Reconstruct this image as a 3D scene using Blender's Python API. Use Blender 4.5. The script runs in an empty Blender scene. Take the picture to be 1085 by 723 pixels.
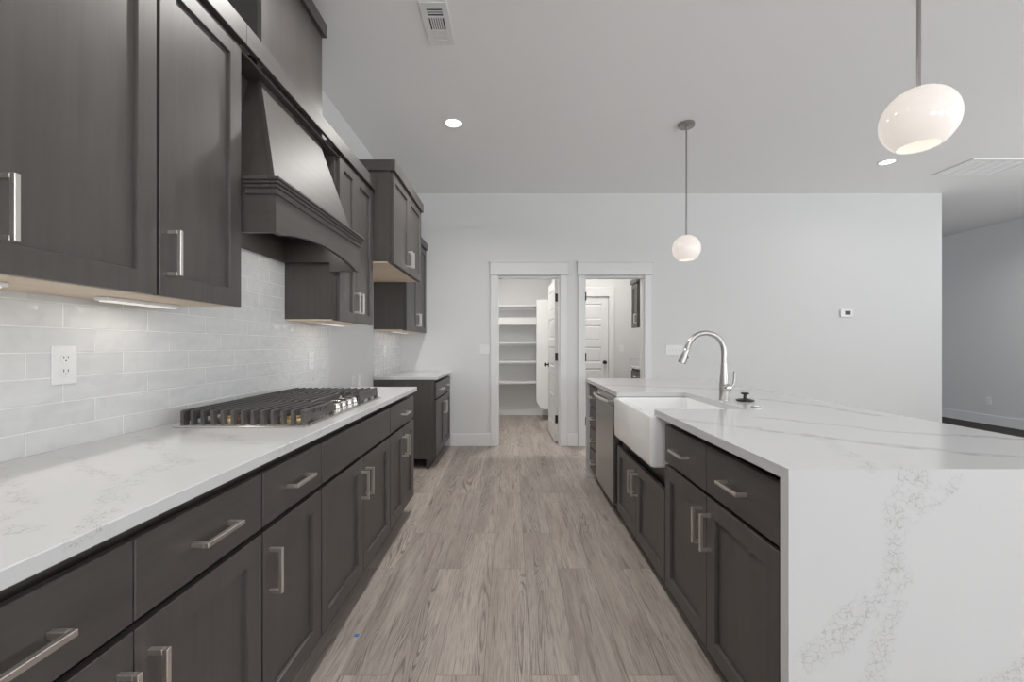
import bpy, bmesh, math, random
from mathutils import Matrix, Vector
random.seed(7)
PI = math.pi
S = bpy.context.scene
COL = S.collection

# ------------------------------------------------------------------ camera, world, lights, exposure
CH = 1.225                                   # camera height
F = 460.0                                    # focal length in pixels of a 1085 wide frame
cam_d = bpy.data.cameras.new('camera')
cam_d.sensor_width = 36.0
cam_d.lens = F * 36.0 / 1085.0
cam_d.shift_x = 0.5 / 1085.0
cam_d.shift_y = 4.5 / 1085.0
cam_d.clip_start = 0.05
cam = bpy.data.objects.new('camera', cam_d)
cam.location = (0, 0, CH)
cam.rotation_euler = (PI / 2, 0, 0)
COL.objects.link(cam)
S.camera = cam
S.view_settings.view_transform = 'Standard'
S.view_settings.look = 'None'
S.view_settings.gamma = 1.0
S.view_settings.use_curve_mapping = False
S.view_settings.exposure = 0.07
S.cycles.use_denoising = True
S.cycles.max_bounces = 12
S.cycles.diffuse_bounces = 8
S.cycles.glossy_bounces = 5
S.cycles.sample_clamp_indirect = 6.0

W = bpy.data.worlds.new('world')
S.world = W
W.use_nodes = True
W.node_tree.nodes['Background'].inputs[0].default_value = (0.82, 0.9, 1.0, 1)
W.node_tree.nodes['Background'].inputs[1].default_value = 1.0


def area_light(name, loc, rot, sx, sy, power, color=(1, 1, 1)):
    d = bpy.data.lights.new(name, 'AREA')
    d.shape = 'RECTANGLE'
    d.size, d.size_y = sx, sy
    d.energy = power
    d.color = color
    o = bpy.data.objects.new(name, d)
    o.location = loc
    o.rotation_euler = rot
    COL.objects.link(o)
    return o


# daylight coming in through the windows of the wall behind the viewer and of the living side
BACK_WIN = [(-0.2, 1.9), (2.4, 4.2), (4.7, 6.5)]
for _x0, _x1 in BACK_WIN:
    area_light('daylight', ((_x0 + _x1) / 2, -4.62, 1.55), (PI / 2 + 1.0, 0, 0), _x1 - _x0 - .1, 1.7, 68, (0.93, 0.968, 1.0))
SIDE_WIN = [(-3.4, -1.6), (-0.9, 0.9), (1.3, 3.1)]
for _y0, _y1, _tilt, _pw in ((-3.4, -1.6, .95, 74), (-0.9, 0.9, .95, 70), (1.3, 3.1, 1.0, 54)):
    area_light('daylight', (7.46, (_y0 + _y1) / 2, 1.55), (PI / 2 + _tilt, 0, PI / 2), _y1 - _y0 - .1, 1.7, _pw, (0.93, 0.968, 1.0))

# ------------------------------------------------------------------ node helpers and materials


def new_mat(name):
    m = bpy.data.materials.new(name)
    m.use_nodes = True
    nt = m.node_tree
    b = nt.nodes['Principled BSDF']
    return m, nt, b


def nd(nt, typ, **kw):
    n = nt.nodes.new(typ)
    for k, v in kw.items():
        setattr(n, k, v)
    return n


def L(nt, a, b):
    nt.links.new(a, b)


def val(nt, op, a, b=None, c=None, clamp=False):
    n = nd(nt, 'ShaderNodeMath', operation=op, use_clamp=clamp)
    for i, x in enumerate((a, b, c)):
        if x is None:
            continue
        if isinstance(x, (int, float)):
            n.inputs[i].default_value = x
        else:
            L(nt, x, n.inputs[i])
    return n.outputs[0]


def mixc(nt, fac, a, b, blend='MIX'):
    n = nd(nt, 'ShaderNodeMix', data_type='RGBA', blend_type=blend)
    for i, x in ((0, fac), (6, a), (7, b)):
        if isinstance(x, (int, float)):
            n.inputs[i].default_value = x
        elif isinstance(x, tuple):
            n.inputs[i].default_value = x + (1,) if len(x) == 3 else x
        else:
            L(nt, x, n.inputs[i])
    return n.outputs[2]


def smooth(nt, x, lo, hi, a=0.0, b=1.0):
    n = nd(nt, 'ShaderNodeMapRange', interpolation_type='SMOOTHSTEP')
    L(nt, x, n.inputs[0])
    n.inputs[1].default_value = lo
    n.inputs[2].default_value = hi
    n.inputs[3].default_value = a
    n.inputs[4].default_value = b
    return n.outputs[0]


def plain(name, col, rough=0.5, metal=0.0, spec=0.5, bump=0.0, bscale=200, coat=0.0, vary=0.0):
    m, nt, b = new_mat(name)
    b.inputs['Base Color'].default_value = col + (1,)
    b.inputs['Roughness'].default_value = rough
    b.inputs['Metallic'].default_value = metal
    b.inputs['Specular IOR Level'].default_value = spec
    b.inputs['Coat Weight'].default_value = coat
    tc = nd(nt, 'ShaderNodeTexCoord')
    n = nd(nt, 'ShaderNodeTexNoise')
    n.inputs['Scale'].default_value = bscale
    L(nt, tc.outputs['Object'], n.inputs['Vector'])
    if bump:
        bp = nd(nt, 'ShaderNodeBump')
        bp.inputs['Strength'].default_value = bump
        bp.inputs['Distance'].default_value = 0.001
        L(nt, n.outputs[0], bp.inputs['Height'])
        L(nt, bp.outputs[0], b.inputs['Normal'])
    if vary:
        c2 = tuple(c * (1 - vary) for c in col)
        L(nt, mixc(nt, n.outputs[0], c2, col), b.inputs['Base Color'])
    return m


def wood(name, stretch, c_dark, c_light, rough=0.40, spec=0.7):
    m, nt, b = new_mat(name)
    tc = nd(nt, 'ShaderNodeTexCoord')
    oi = nd(nt, 'ShaderNodeObjectInfo')
    mp = nd(nt, 'ShaderNodeMapping')
    mp.inputs['Scale'].default_value = stretch
    L(nt, tc.outputs['Object'], mp.inputs[0])
    n = nd(nt, 'ShaderNodeTexNoise', noise_dimensions='4D')
    n.inputs['Scale'].default_value = 1.0
    n.inputs['Detail'].default_value = 6
    n.inputs['Roughness'].default_value = 0.65
    L(nt, mp.outputs[0], n.inputs['Vector'])
    L(nt, val(nt, 'MULTIPLY', oi.outputs['Random'], 40.0), n.inputs['W'])
    n2 = nd(nt, 'ShaderNodeTexNoise')
    n2.inputs['Scale'].default_value = 5.0
    L(nt, tc.outputs['Object'], n2.inputs['Vector'])
    f = smooth(nt, val(nt, 'ADD', val(nt, 'MULTIPLY', n.outputs[0], 0.7), val(nt, 'MULTIPLY', n2.outputs[0], 0.3)), 0.3, 0.7)
    L(nt, mixc(nt, f, c_dark, c_light), b.inputs['Base Color'])
    b.inputs['Roughness'].default_value = rough
    b.inputs['Specular IOR Level'].default_value = spec
    bp = nd(nt, 'ShaderNodeBump')
    bp.inputs['Strength'].default_value = 0.12
    bp.inputs['Distance'].default_value = 0.001
    L(nt, n.outputs[0], bp.inputs['Height'])
    L(nt, bp.outputs[0], b.inputs['Normal'])
    return m


ESP_D, ESP_L = (0.056, 0.049, 0.045), (0.078, 0.069, 0.064)
M_WOOD = wood('espresso_upright_grain', (38, 38, 2.2), ESP_D, ESP_L)
M_WOODH = wood('espresso_level_grain', (2.2, 38, 38), ESP_D, ESP_L)
M_WOODY = wood('espresso_long_grain', (38, 2.2, 38), ESP_D, ESP_L, 0.47)
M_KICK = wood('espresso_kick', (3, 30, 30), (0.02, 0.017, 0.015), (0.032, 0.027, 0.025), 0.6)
M_MAPLE = wood('pale_maple', (4, 30, 30), (0.70, 0.57, 0.42), (0.80, 0.67, 0.52), 0.5)
M_WALL = plain('wall_paint', (0.71, 0.71, 0.705), 0.6, bump=0.15, bscale=350, spec=0.3)
M_CEIL = plain('ceiling_paint', (0.88, 0.885, 0.885), 0.8, bump=0.15, bscale=250, spec=0.2)
M_TRIM = plain('trim_paint', (0.77, 0.77, 0.765), 0.35, spec=0.4)
M_SHELF = plain('shelf_paint', (0.84, 0.84, 0.835), 0.4, spec=0.4)
M_PLATE = plain('white_plastic', (0.82, 0.82, 0.81), 0.3)
M_NICKEL = plain('brushed_nickel', (0.80, 0.755, 0.71), 0.34, metal=1.0, bump=0.1, bscale=400)
M_CHROME = plain('polished_chrome', (0.62, 0.60, 0.575), 0.18, metal=1.0)
M_STEEL = plain('brushed_steel', (0.42, 0.41, 0.40), 0.27, metal=1.0, bump=0.06, bscale=300)
M_NICKEL_F = plain('faucet_nickel', (0.50, 0.485, 0.465), 0.33, metal=1.0)
M_NICKEL_D = plain('satin_nickel', (0.36, 0.345, 0.33), 0.3, metal=1.0, bump=0.1, bscale=300)
M_STEEL_L = plain('light_steel', (0.62, 0.61, 0.59), 0.25, metal=1.0)
M_BLACK = plain('black_metal', (0.012, 0.012, 0.012), 0.4)
M_DARK = plain('dark_gap', (0.02, 0.02, 0.02), 0.8)
M_IRON = plain('cast_iron', (0.085, 0.08, 0.077), 0.5, bump=0.35, bscale=500)
M_BRASS = plain('burner_brass', (0.72, 0.52, 0.25), 0.3, metal=1.0)
M_CERAM = plain('white_fireclay', (0.89, 0.89, 0.885), 0.08, coat=0.3)
M_RUBBER = plain('black_rubber', (0.015, 0.015, 0.015), 0.35)
M_GLASSB = plain('dark_screen', (0.01, 0.012, 0.013), 0.15)
M_GRAY = plain('gray_gap', (0.42, 0.42, 0.42), 0.7)
M_BLUE = plain('blue_tape', (0.05, 0.16, 0.42), 0.6)


def emit(name, col, strength):
    m, nt, b = new_mat(name)
    b.inputs['Base Color'].default_value = (0.8, 0.8, 0.8, 1)
    b.inputs['Emission Color'].default_value = col + (1,)
    b.inputs['Emission Strength'].default_value = strength
    return m


M_LED = emit('led_lens', (1.0, 0.97, 0.93), 3.5)
M_BAR = emit('bar_lens', (1.0, 0.93, 0.84), 0.4)
M_BULB = emit('lamp_bulb', (1.0, 0.93, 0.85), 0.7)


def opal_mat():
    m, nt, b = new_mat('opal_glass')
    b.inputs['Base Color'].default_value = (0.62, 0.60, 0.58, 1)
    b.inputs['Roughness'].default_value = 0.12
    b.inputs['Emission Color'].default_value = (1.0, 0.88, 0.78, 1)
    b.inputs['Emission Strength'].default_value = 0.42
    return m


M_OPAL = opal_mat()


def seg_dist(nt, P, A, B):
    A, B = Vector(A), Vector(B)
    ba = B - A
    s = nd(nt, 'ShaderNodeVectorMath', operation='SUBTRACT')
    L(nt, P, s.inputs[0])
    s.inputs[1].default_value = A
    d = nd(nt, 'ShaderNodeVectorMath', operation='DOT_PRODUCT')
    L(nt, s.outputs[0], d.inputs[0])
    d.inputs[1].default_value = ba / ba.dot(ba)
    c = nd(nt, 'ShaderNodeClamp')
    L(nt, d.outputs['Value'], c.inputs[0])
    sc = nd(nt, 'ShaderNodeVectorMath', operation='SCALE')
    sc.inputs[0].default_value = ba
    L(nt, c.outputs[0], sc.inputs['Scale'])
    e = nd(nt, 'ShaderNodeVectorMath', operation='DISTANCE')
    L(nt, s.outputs[0], e.inputs[0])
    L(nt, sc.outputs[0], e.inputs[1])
    return e.outputs['Value']


def quartz(name, bands, lines):
    """white quartz; bands = (A, B, half width) crackled veins, lines = thin grey streaks"""
    m, nt, b = new_mat(name)
    g = nd(nt, 'ShaderNodeNewGeometry')
    nz = nd(nt, 'ShaderNodeTexNoise')
    nz.inputs['Scale'].default_value = 9.0
    nz.inputs['Detail'].default_value = 5
    L(nt, g.outputs['Position'], nz.inputs['Vector'])
    sub = nd(nt, 'ShaderNodeVectorMath', operation='SUBTRACT')
    L(nt, nz.outputs['Color'], sub.inputs[0])
    sub.inputs[1].default_value = (0.5, 0.5, 0.5)
    ad = nd(nt, 'ShaderNodeVectorMath', operation='MULTIPLY_ADD')
    L(nt, sub.outputs[0], ad.inputs[0])
    ad.inputs[1].default_value = (0.11, 0.11, 0.11)
    L(nt, g.outputs['Position'], ad.inputs[2])
    P = ad.outputs[0]
    mask = None
    for A, B, w in bands:
        k = smooth(nt, seg_dist(nt, P, A, B), w * 0.45, w, 1.0, 0.0)
        mask = k if mask is None else val(nt, 'MAXIMUM', mask, k)
    # crackle
    nz2 = nd(nt, 'ShaderNodeTexNoise')
    nz2.inputs['Scale'].default_value = 60.0
    nz2.inputs['Detail'].default_value = 4
    L(nt, g.outputs['Position'], nz2.inputs['Vector'])
    ad2 = nd(nt, 'ShaderNodeVectorMath', operation='MULTIPLY_ADD')
    L(nt, nz2.outputs['Color'], ad2.inputs[0])
    ad2.inputs[1].default_value = (0.03, 0.03, 0.03)
    L(nt, g.outputs['Position'], ad2.inputs[2])
    vo = nd(nt, 'ShaderNodeTexVoronoi', feature='DISTANCE_TO_EDGE')
    vo.inputs['Scale'].default_value = 48.0
    L(nt, ad2.outputs[0], vo.inputs['Vector'])
    cr = smooth(nt, vo.outputs['Distance'], 0.0, 0.06, 1.0, 0.0)
    pat = nd(nt, 'ShaderNodeTexNoise')
    pat.inputs['Scale'].default_value = 28.0
    pat.inputs['Detail'].default_value = 3
    L(nt, g.outputs['Position'], pat.inputs['Vector'])
    pk = smooth(nt, pat.outputs[0], 0.34, 0.56)
    vein = val(nt, 'MULTIPLY', val(nt, 'MULTIPLY', cr, pk), mask)
    cloud = val(nt, 'MULTIPLY', val(nt, 'MULTIPLY', mask, pk), 0.06)
    tot = val(nt, 'MAXIMUM', val(nt, 'MULTIPLY', vein, 0.62), cloud)
    lm = None
    for A, B, w in lines:
        k = smooth(nt, seg_dist(nt, P, A, B), w * 0.2, w, 1.0, 0.0)
        lm = k if lm is None else val(nt, 'MAXIMUM', lm, k)
    if lm is not None:
        lk = val(nt, 'MULTIPLY', lm, smooth(nt, pat.outputs[0], 0.3, 0.62, 0.15, 0.5))
        tot = val(nt, 'MAXIMUM', tot, lk)
    cl = nd(nt, 'ShaderNodeTexNoise')
    cl.inputs['Scale'].default_value = 3.0
    L(nt, g.outputs['Position'], cl.inputs['Vector'])
    base = mixc(nt, cl.outputs[0], (0.61, 0.61, 0.615), (0.645, 0.645, 0.645))
    L(nt, mixc(nt, tot, base, (0.27, 0.265, 0.255)), b.inputs['Base Color'])
    b.inputs['Roughness'].default_value = 0.14
    return m


def top_pt(x, y, z=.914):                     # point of a level surface seen at photo pixel (x, y)
    Y = (CH - z) * F / (y - 366)
    return ((x - 542) * Y / F, Y, z)


def front_pt(x, y, Y):
    return ((x - 542) * Y / F, Y, CH - (y - 366) * Y / F)


def chain(fn, pts, w, *a):
    q = [fn(p[0], p[1], *a) for p in pts]
    return [(q[i], q[i + 1], w) for i in range(len(q) - 1)]


def c5(pts):
    return [(780 + p[0] / 2.2393, 400 + p[1] / 2.2393) for p in pts]


FALL_Y = 1.089
isl_b = []
isl_b += chain(front_pt, c5([(110, 760), (180, 660), (300, 560), (375, 470), (395, 320), (425, 225)]), .05, FALL_Y)
isl_b += chain(front_pt, c5([(415, 325), (525, 235)]), .028, FALL_Y)
isl_b += chain(front_pt, c5([(380, 560), (340, 660), (300, 760)]), .035, FALL_Y)
isl_b += chain(front_pt, c5([(590, 725), (700, 690)]), .035, FALL_Y)
isl_b += chain(top_pt, c5([(200, 141), (260, 180), (325, 216)]), .035)
isl_l = []
isl_l += chain(top_pt, c5([(-130, 100), (0, 117), (200, 141), (420, 168), (690, 192)]), .03)
isl_l += chain(top_pt, c5([(60, 95), (230, 113), (400, 131), (690, 148)]), .028)
isl_l += chain(top_pt, c5([(60, 52), (190, 66), (330, 90)]), .04)
isl_l += chain(top_pt, [(640, 408), (720, 411), (800, 414)], .05)
M_QUARTZ_I = quartz('quartz_veined_slab', isl_b, isl_l)
lf_b = []
lf_b += chain(top_pt, [(80, 568), (121, 534), (141, 510), (190, 484)], .028)
lf_b += chain(top_pt, [(60, 485), (95, 497), (128, 508)], .024)
lf_b += chain(top_pt, [(2, 497), (14, 530), (22, 562)], .03)
lf_b += chain(top_pt, [(144, 461), (168, 473), (190, 492)], .03)
lf_b += chain(top_pt, [(216, 459), (272, 470)], .03)
lf_b += chain(top_pt, [(290, 475), (330, 462), (380, 440)], .02)
M_QUARTZ_L = quartz('quartz_counter', lf_b, [((-1.3, 4.5, .914), (-.8, 5.1, .914), .03)])


def tile_mat():
    m, nt, b = new_mat('glazed_subway_tile')
    g = nd(nt, 'ShaderNodeNewGeometry')
    sp = nd(nt, 'ShaderNodeSeparateXYZ')
    L(nt, g.outputs['Position'], sp.inputs[0])
    cb = nd(nt, 'ShaderNodeCombineXYZ')
    zr = val(nt, 'SUBTRACT', sp.outputs[2], 0.905)
    row = val(nt, 'FLOOR', val(nt, 'DIVIDE', zr, 0.0745))
    L(nt, val(nt, 'ADD', val(nt, 'SUBTRACT', sp.outputs[1], 0.295 - 0.305 * 8), val(nt, 'MULTIPLY', row, 0.1017)), cb.inputs[0])
    L(nt, zr, cb.inputs[1])
    br = nd(nt, 'ShaderNodeTexBrick', offset=0.0, offset_frequency=2)
    L(nt, cb.outputs[0], br.inputs['Vector'])
    br.inputs['Scale'].default_value = 1.0
    br.inputs['Brick Width'].default_value = 0.305
    br.inputs['Row Height'].default_value = 0.0745
    br.inputs['Mortar Size'].default_value = 0.0026
    br.inputs['Mortar Smooth'].default_value = 0.3
    br.inputs['Color1'].default_value = (0.70, 0.705, 0.70, 1)
    br.inputs['Color2'].default_value = (0.74, 0.742, 0.735, 1)
    br.inputs['Mortar'].default_value = (0.93, 0.93, 0.92, 1)
    mp = nd(nt, 'ShaderNodeMapping')
    mp.inputs['Scale'].default_value = (5, 22, 1)
    L(nt, cb.outputs[0], mp.inputs[0])
    n = nd(nt, 'ShaderNodeTexNoise')
    n.inputs['Scale'].default_value = 1.0
    n.inputs['Detail'].default_value = 3
    L(nt, mp.outputs[0], n.inputs['Vector'])
    L(nt, mixc(nt, smooth(nt, n.outputs[0], 0.35, 0.7, 0.0, 0.16), br.outputs['Color'], (0.5, 0.51, 0.51)), b.inputs['Base Color'])
    n2 = nd(nt, 'ShaderNodeTexNoise')
    n2.inputs['Scale'].default_value = 17
    n2.inputs['Detail'].default_value = 1.5
    L(nt, g.outputs['Position'], n2.inputs['Vector'])
    h = val(nt, 'ADD', val(nt, 'MULTIPLY', br.outputs['Fac'], -0.6), val(nt, 'ADD', val(nt, 'MULTIPLY', n2.outputs[0], 2.6), val(nt, 'MULTIPLY', n.outputs[0], 0.5)))
    bp = nd(nt, 'ShaderNodeBump')
    bp.inputs['Strength'].default_value = 0.8
    bp.inputs['Distance'].default_value = 0.004
    L(nt, h, bp.inputs['Height'])
    L(nt, bp.outputs[0], b.inputs['Normal'])
    b.inputs['Roughness'].default_value = 0.08
    return m


M_TILE = tile_mat()


def floor_mat():
    m, nt, b = new_mat('grey_oak_planks')
    g = nd(nt, 'ShaderNodeNewGeometry')
    sp = nd(nt, 'ShaderNodeSeparateXYZ')
    L(nt, g.outputs['Position'], sp.inputs[0])
    X, Y = sp.outputs[0], sp.outputs[1]
    cb = nd(nt, 'ShaderNodeCombineXYZ')
    L(nt, val(nt, 'ADD', Y, 20.35), cb.inputs[0])
    L(nt, val(nt, 'ADD', X, 20.04), cb.inputs[1])
    br = nd(nt, 'ShaderNodeTexBrick', offset=0.37, offset_frequency=2, squash=1.0)
    L(nt, cb.outputs[0], br.inputs['Vector'])
    br.inputs['Scale'].default_value = 1.0
    br.inputs['Brick Width'].default_value = 1.22
    br.inputs['Row Height'].default_value = 0.178
    br.inputs['Mortar Size'].default_value = 0.0011
    br.inputs['Mortar Smooth'].default_value = 0.2
    br.inputs['Color1'].default_value = (0, 0, 0, 1)
    br.inputs['Color2'].default_value = (1, 1, 1, 1)
    br.inputs['Mortar'].default_value = (0.5, 0.5, 0.5, 1)
    seed = nd(nt, 'ShaderNodeSeparateColor')
    L(nt, br.outputs['Color'], seed.inputs[0])
    sd = seed.outputs[0]
    w = val(nt, 'MULTIPLY', sd, 37.0)

    def noise(sx, sy, detail, rough=0.6, dist=0.0):
        c = nd(nt, 'ShaderNodeCombineXYZ')
        L(nt, val(nt, 'MULTIPLY', X, sx), c.inputs[0])
        L(nt, val(nt, 'MULTIPLY', Y, sy), c.inputs[1])
        n = nd(nt, 'ShaderNodeTexNoise', noise_dimensions='4D')
        n.inputs['Scale'].default_value = 1.0
        n.inputs['Detail'].default_value = detail
        n.inputs['Roughness'].default_value = rough
        n.inputs['Distortion'].default_value = dist
        L(nt, c.outputs[0], n.inputs['Vector'])
        L(nt, w, n.inputs['W'])
        return n.outputs[0]
    fine = noise(210, 7, 6, 0.75)
    mid = noise(46, 2.4, 5, 0.65, 0.8)
    broad = noise(7, 0.9, 3)
    # cathedral grain rings
    field = noise(8, 0.75, 1, 0.35, 0.5)
    rings = val(nt, 'SINE', val(nt, 'MULTIPLY', val(nt, 'ADD', field, val(nt, 'MULTIPLY', fine, 0.022)), 230.0))
    ring = smooth(nt, rings, 0.05, 0.95)
    zone = smooth(nt, noise(11, 0.9, 3), 0.49, 0.66)
    col = mixc(nt, smooth(nt, broad, 0.3, 0.72), (0.375, 0.325, 0.29), (0.51, 0.452, 0.41))
    col = mixc(nt, val(nt, 'MULTIPLY', smooth(nt, fine, 0.42, 0.70), 0.62), col, (0.15, 0.125, 0.11))
    col = mixc(nt, val(nt, 'MULTIPLY', smooth(nt, mid, 0.53, 0.70), 0.62), col, (0.13, 0.108, 0.095))
    col = mixc(nt, val(nt, 'MULTIPLY', val(nt, 'MULTIPLY', ring, zone), 0.66), col, (0.115, 0.095, 0.083))
    col = mixc(nt, 1.0, col, mixc(nt, sd, (0.90, 0.90, 0.91), (1.08, 1.075, 1.07)), 'MULTIPLY')
    col = mixc(nt, val(nt, 'MULTIPLY', br.outputs['Fac'], 0.55), col, (0.06, 0.05, 0.045))
    L(nt, col, b.inputs['Base Color'])
    b.inputs['Roughness'].default_value = 0.5
    b.inputs['Specular IOR Level'].default_value = 0.2
    bp = nd(nt, 'ShaderNodeBump')
    bp.inputs['Strength'].default_value = 0.25
    bp.inputs['Distance'].default_value = 0.001
    L(nt, val(nt, 'SUBTRACT', fine, br.outputs['Fac']), bp.inputs['Height'])
    L(nt, bp.outputs[0], b.inputs['Normal'])
    return m


M_FLOOR = floor_mat()

# ------------------------------------------------------------------ mesh helpers
MAT = {}                                      # world matrix of every root / part made here


def thing(name, label, cat, loc=(0, 0, 0), rotz=0.0, group=None):
    o = bpy.data.objects.new(name, None)
    o.empty_display_size = 0.05
    COL.objects.link(o)
    o.location = loc
    o.rotation_euler = (0, 0, rotz)
    o['label'] = label
    o['category'] = cat
    if group:
        o['group'] = group
    MAT[o] = Matrix.Translation(Vector(loc)) @ Matrix.Rotation(rotz, 4, 'Z')
    return o


def obj(name, bm, mat, parent=None, world=True, label=None, smooth_angle=None):
    """link a bmesh as one object; with world=True its coordinates are world ones"""
    if parent is not None and world:
        bm.transform(MAT[parent].inverted())
    bmesh.ops.recalc_face_normals(bm, faces=bm.faces[:])
    me = bpy.data.meshes.new(name)
    bm.to_mesh(me)
    bm.free()
    if smooth_angle is not None:
        for p in me.polygons:
            p.use_smooth = True
        me.set_sharp_from_angle(angle=math.radians(smooth_angle))
    mats = mat if isinstance(mat, (list, tuple)) else [mat]
    for k in mats:
        me.materials.append(k)
    o = bpy.data.objects.new(name, me)
    COL.objects.link(o)
    if parent is not None:
        o.parent = parent
        MAT[o] = MAT[parent]
    else:
        MAT[o] = Matrix.Identity(4)
    if label:
        o['label'] = label
    return o


def tag(o, label, cat, group=None):
    o['label'] = label
    o['category'] = cat
    if group:
        o['group'] = group
    return o


def struct(name, bm, mat, parent=None, **kw):
    o = obj(name, bm, mat, parent, **kw)
    if parent is None:
        o['kind'] = 'structure'
    return o


def box(bm, x0, x1, y0, y1, z0, z1, bev=0.0, seg=1):
    vs = [bm.verts.new((x, y, z)) for x in (x0, x1) for y in (y0, y1) for z in (z0, z1)]
    idx = [(0, 1, 3, 2), (4, 6, 7, 5), (0, 4, 5, 1), (2, 3, 7, 6), (0, 2, 6, 4), (1, 5, 7, 3)]
    fs = [bm.faces.new([vs[i] for i in f]) for f in idx]
    if bev:
        es = list({e for f in fs for e in f.edges})
        bmesh.ops.bevel(bm, geom=es, offset=bev, segments=seg, affect='EDGES', profile=0.5)
    return bm


def B(*a, **k):
    return box(bmesh.new(), *a, **k)


def prism(bm, pts, lo, hi, axis='Z'):
    """extrude a closed outline; axis Z: pts are (x, y); Y: (x, z); X: (y, z)"""
    def mk(p, t):
        return {'Z': (p[0], p[1], t), 'Y': (p[0], t, p[1]), 'X': (t, p[0], p[1])}[axis]
    a = [bm.verts.new(mk(p, lo)) for p in pts]
    b = [bm.verts.new(mk(p, hi)) for p in pts]
    bm.faces.new(a)
    bm.faces.new(b[::-1])
    n = len(pts)
    for i in range(n):
        bm.faces.new((a[i], b[i], b[(i + 1) % n], a[(i + 1) % n]))
    return bm


def lathe(bm, prof, c=(0, 0, 0), seg=32, axis='Z'):
    rings = []
    for r, h in prof:
        ring = []
        if r < 1e-6:
            ring = [(0, 0, h)]
        else:
            ring = [(r * math.cos(2 * PI * i / seg), r * math.sin(2 * PI * i / seg), h) for i in range(seg)]
        out = []
        for p in ring:
            if axis == 'X':
                p = (p[2], p[0], p[1])
            elif axis == 'Y':
                p = (p[0], p[2], p[1])
            out.append(bm.verts.new((p[0] + c[0], p[1] + c[1], p[2] + c[2])))
        rings.append(out)
    for a, b in zip(rings[:-1], rings[1:]):
        if len(a) == 1 and len(b) == 1:
            continue
        for i in range(seg):
            j = (i + 1) % seg
            if len(a) == 1:
                bm.faces.new((a[0], b[i], b[j]))
            elif len(b) == 1:
                bm.faces.new((a[i], a[j], b[0]))
            else:
                bm.faces.new((a[i], a[j], b[j], b[i]))
    for ring in (rings[0], rings[-1]):
        if len(ring) > 1 and all(len(e.link_faces) == 1 for e in ring[0].link_edges if e.other_vert(ring[0]) in ring):
            pass
    return bm


def tube(bm, pts, r, seg=16, cap=True):
    pts = [Vector(p) for p in pts]
    rad = r if isinstance(r, (list, tuple)) else [r] * len(pts)
    rings = []
    up = None
    for i, p in enumerate(pts):
        t = (pts[min(i + 1, len(pts) - 1)] - pts[max(i - 1, 0)]).normalized()
        if up is None:
            up = Vector((0, 1, 0)) if abs(t.y) < 0.9 else Vector((1, 0, 0))
        u = (up - t * up.dot(t)).normalized()
        v = t.cross(u)
        up = u
        rings.append([bm.verts.new(p + (u * math.cos(2 * PI * k / seg) + v * math.sin(2 * PI * k / seg)) * rad[i]) for k in range(seg)])
    for a, b in zip(rings[:-1], rings[1:]):
        for k in range(seg):
            j = (k + 1) % seg
            bm.faces.new((a[k], a[j], b[j], b[k]))
    if cap:
        bm.faces.new(rings[0][::-1])
        bm.faces.new(rings[-1])
    return bm


def shaker(bm, x0, x1, z0, z1, yf=0.0, t=0.02, st=0.062, rec=0.012, ch=0.0012):
    """five-piece door, front facing -y at yf"""
    def rect(a, b, c, d, y):
        return [bm.verts.new(p) for p in ((a, y, c), (b, y, c), (b, y, d), (a, y, d))]
    loops = [rect(x0, x1, z0, z1, yf + t),
             rect(x0, x1, z0, z1, yf + ch),
             rect(x0 + ch, x1 - ch, z0 + ch, z1 - ch, yf),
             rect(x0 + st, x1 - st, z0 + st, z1 - st, yf),
             rect(x0 + st + .0015, x1 - st - .0015, z0 + st + .0015, z1 - st - .0015, yf + rec * .35),
             rect(x0 + st + .0025, x1 - st - .0025, z0 + st + .0025, z1 - st - .0025, yf + rec)]
    bm.faces.new(loops[0])
    for a, b in zip(loops[:-1], loops[1:]):
        for i in range(4):
            j = (i + 1) % 4
            bm.faces.new((a[i], a[j], b[j], b[i]))
    bm.faces.new(loops[-1])
    return bm


def pull(cx, cz, vertical, yf=0.0, ln=0.136, off=0.041, s=0.0115):
    """square bar pull in front of a door face at yf"""
    bm = bmesh.new()
    h = ln / 2
    if vertical:
        box(bm, cx - s / 2, cx + s / 2, yf - off, yf - off + s, cz - h, cz + h, 0.0012)
        for k in (-1, 1):
            z = cz + k * (h - s / 2)
            box(bm, cx - s / 2, cx + s / 2, yf - off + s * .9, yf, z - s / 2, z + s / 2, 0.001)
    else:
        box(bm, cx - h, cx + h, yf - off, yf - off + s, cz - s / 2, cz + s / 2, 0.0012)
        for k in (-1, 1):
            x = cx + k * (h - s / 2)
            box(bm, x - s / 2, x + s / 2, yf - off + s * .9, yf, cz - s / 2, cz + s / 2, 0.001)
    return bm


def door_part(root, x0, x1, z0, z1, hx, hz, vertical=True, st=0.062):
    d = obj('door', shaker(bmesh.new(), x0, x1, z0, z1, st=st), M_WOOD, root, world=False)
    if hx is not None:
        obj('handle', pull(hx, hz, vertical), M_NICKEL, d, world=False)
    return d


def drawer_part(root, x0, x1, z0, z1, hxs):
    d = obj('drawer', B(x0, x1, 0, 0.02, z0, z1, bev=0.0022), M_WOODH, root, world=False)
    for hx in hxs:
        obj('handle', pull(hx, (z0 + z1) / 2, False), M_NICKEL, d, world=False)
    return d


def side_flange(bm, flange, w, z0, z1):
    # an exposed end panel runs forward to the back of the doors
    if flange[0]:
        box(bm, 0, .016, 0.0215, 0.0419, z0, z1)
    if flange[1]:
        box(bm, w - .016, w, 0.0215, 0.0419, z0, z1)


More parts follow.
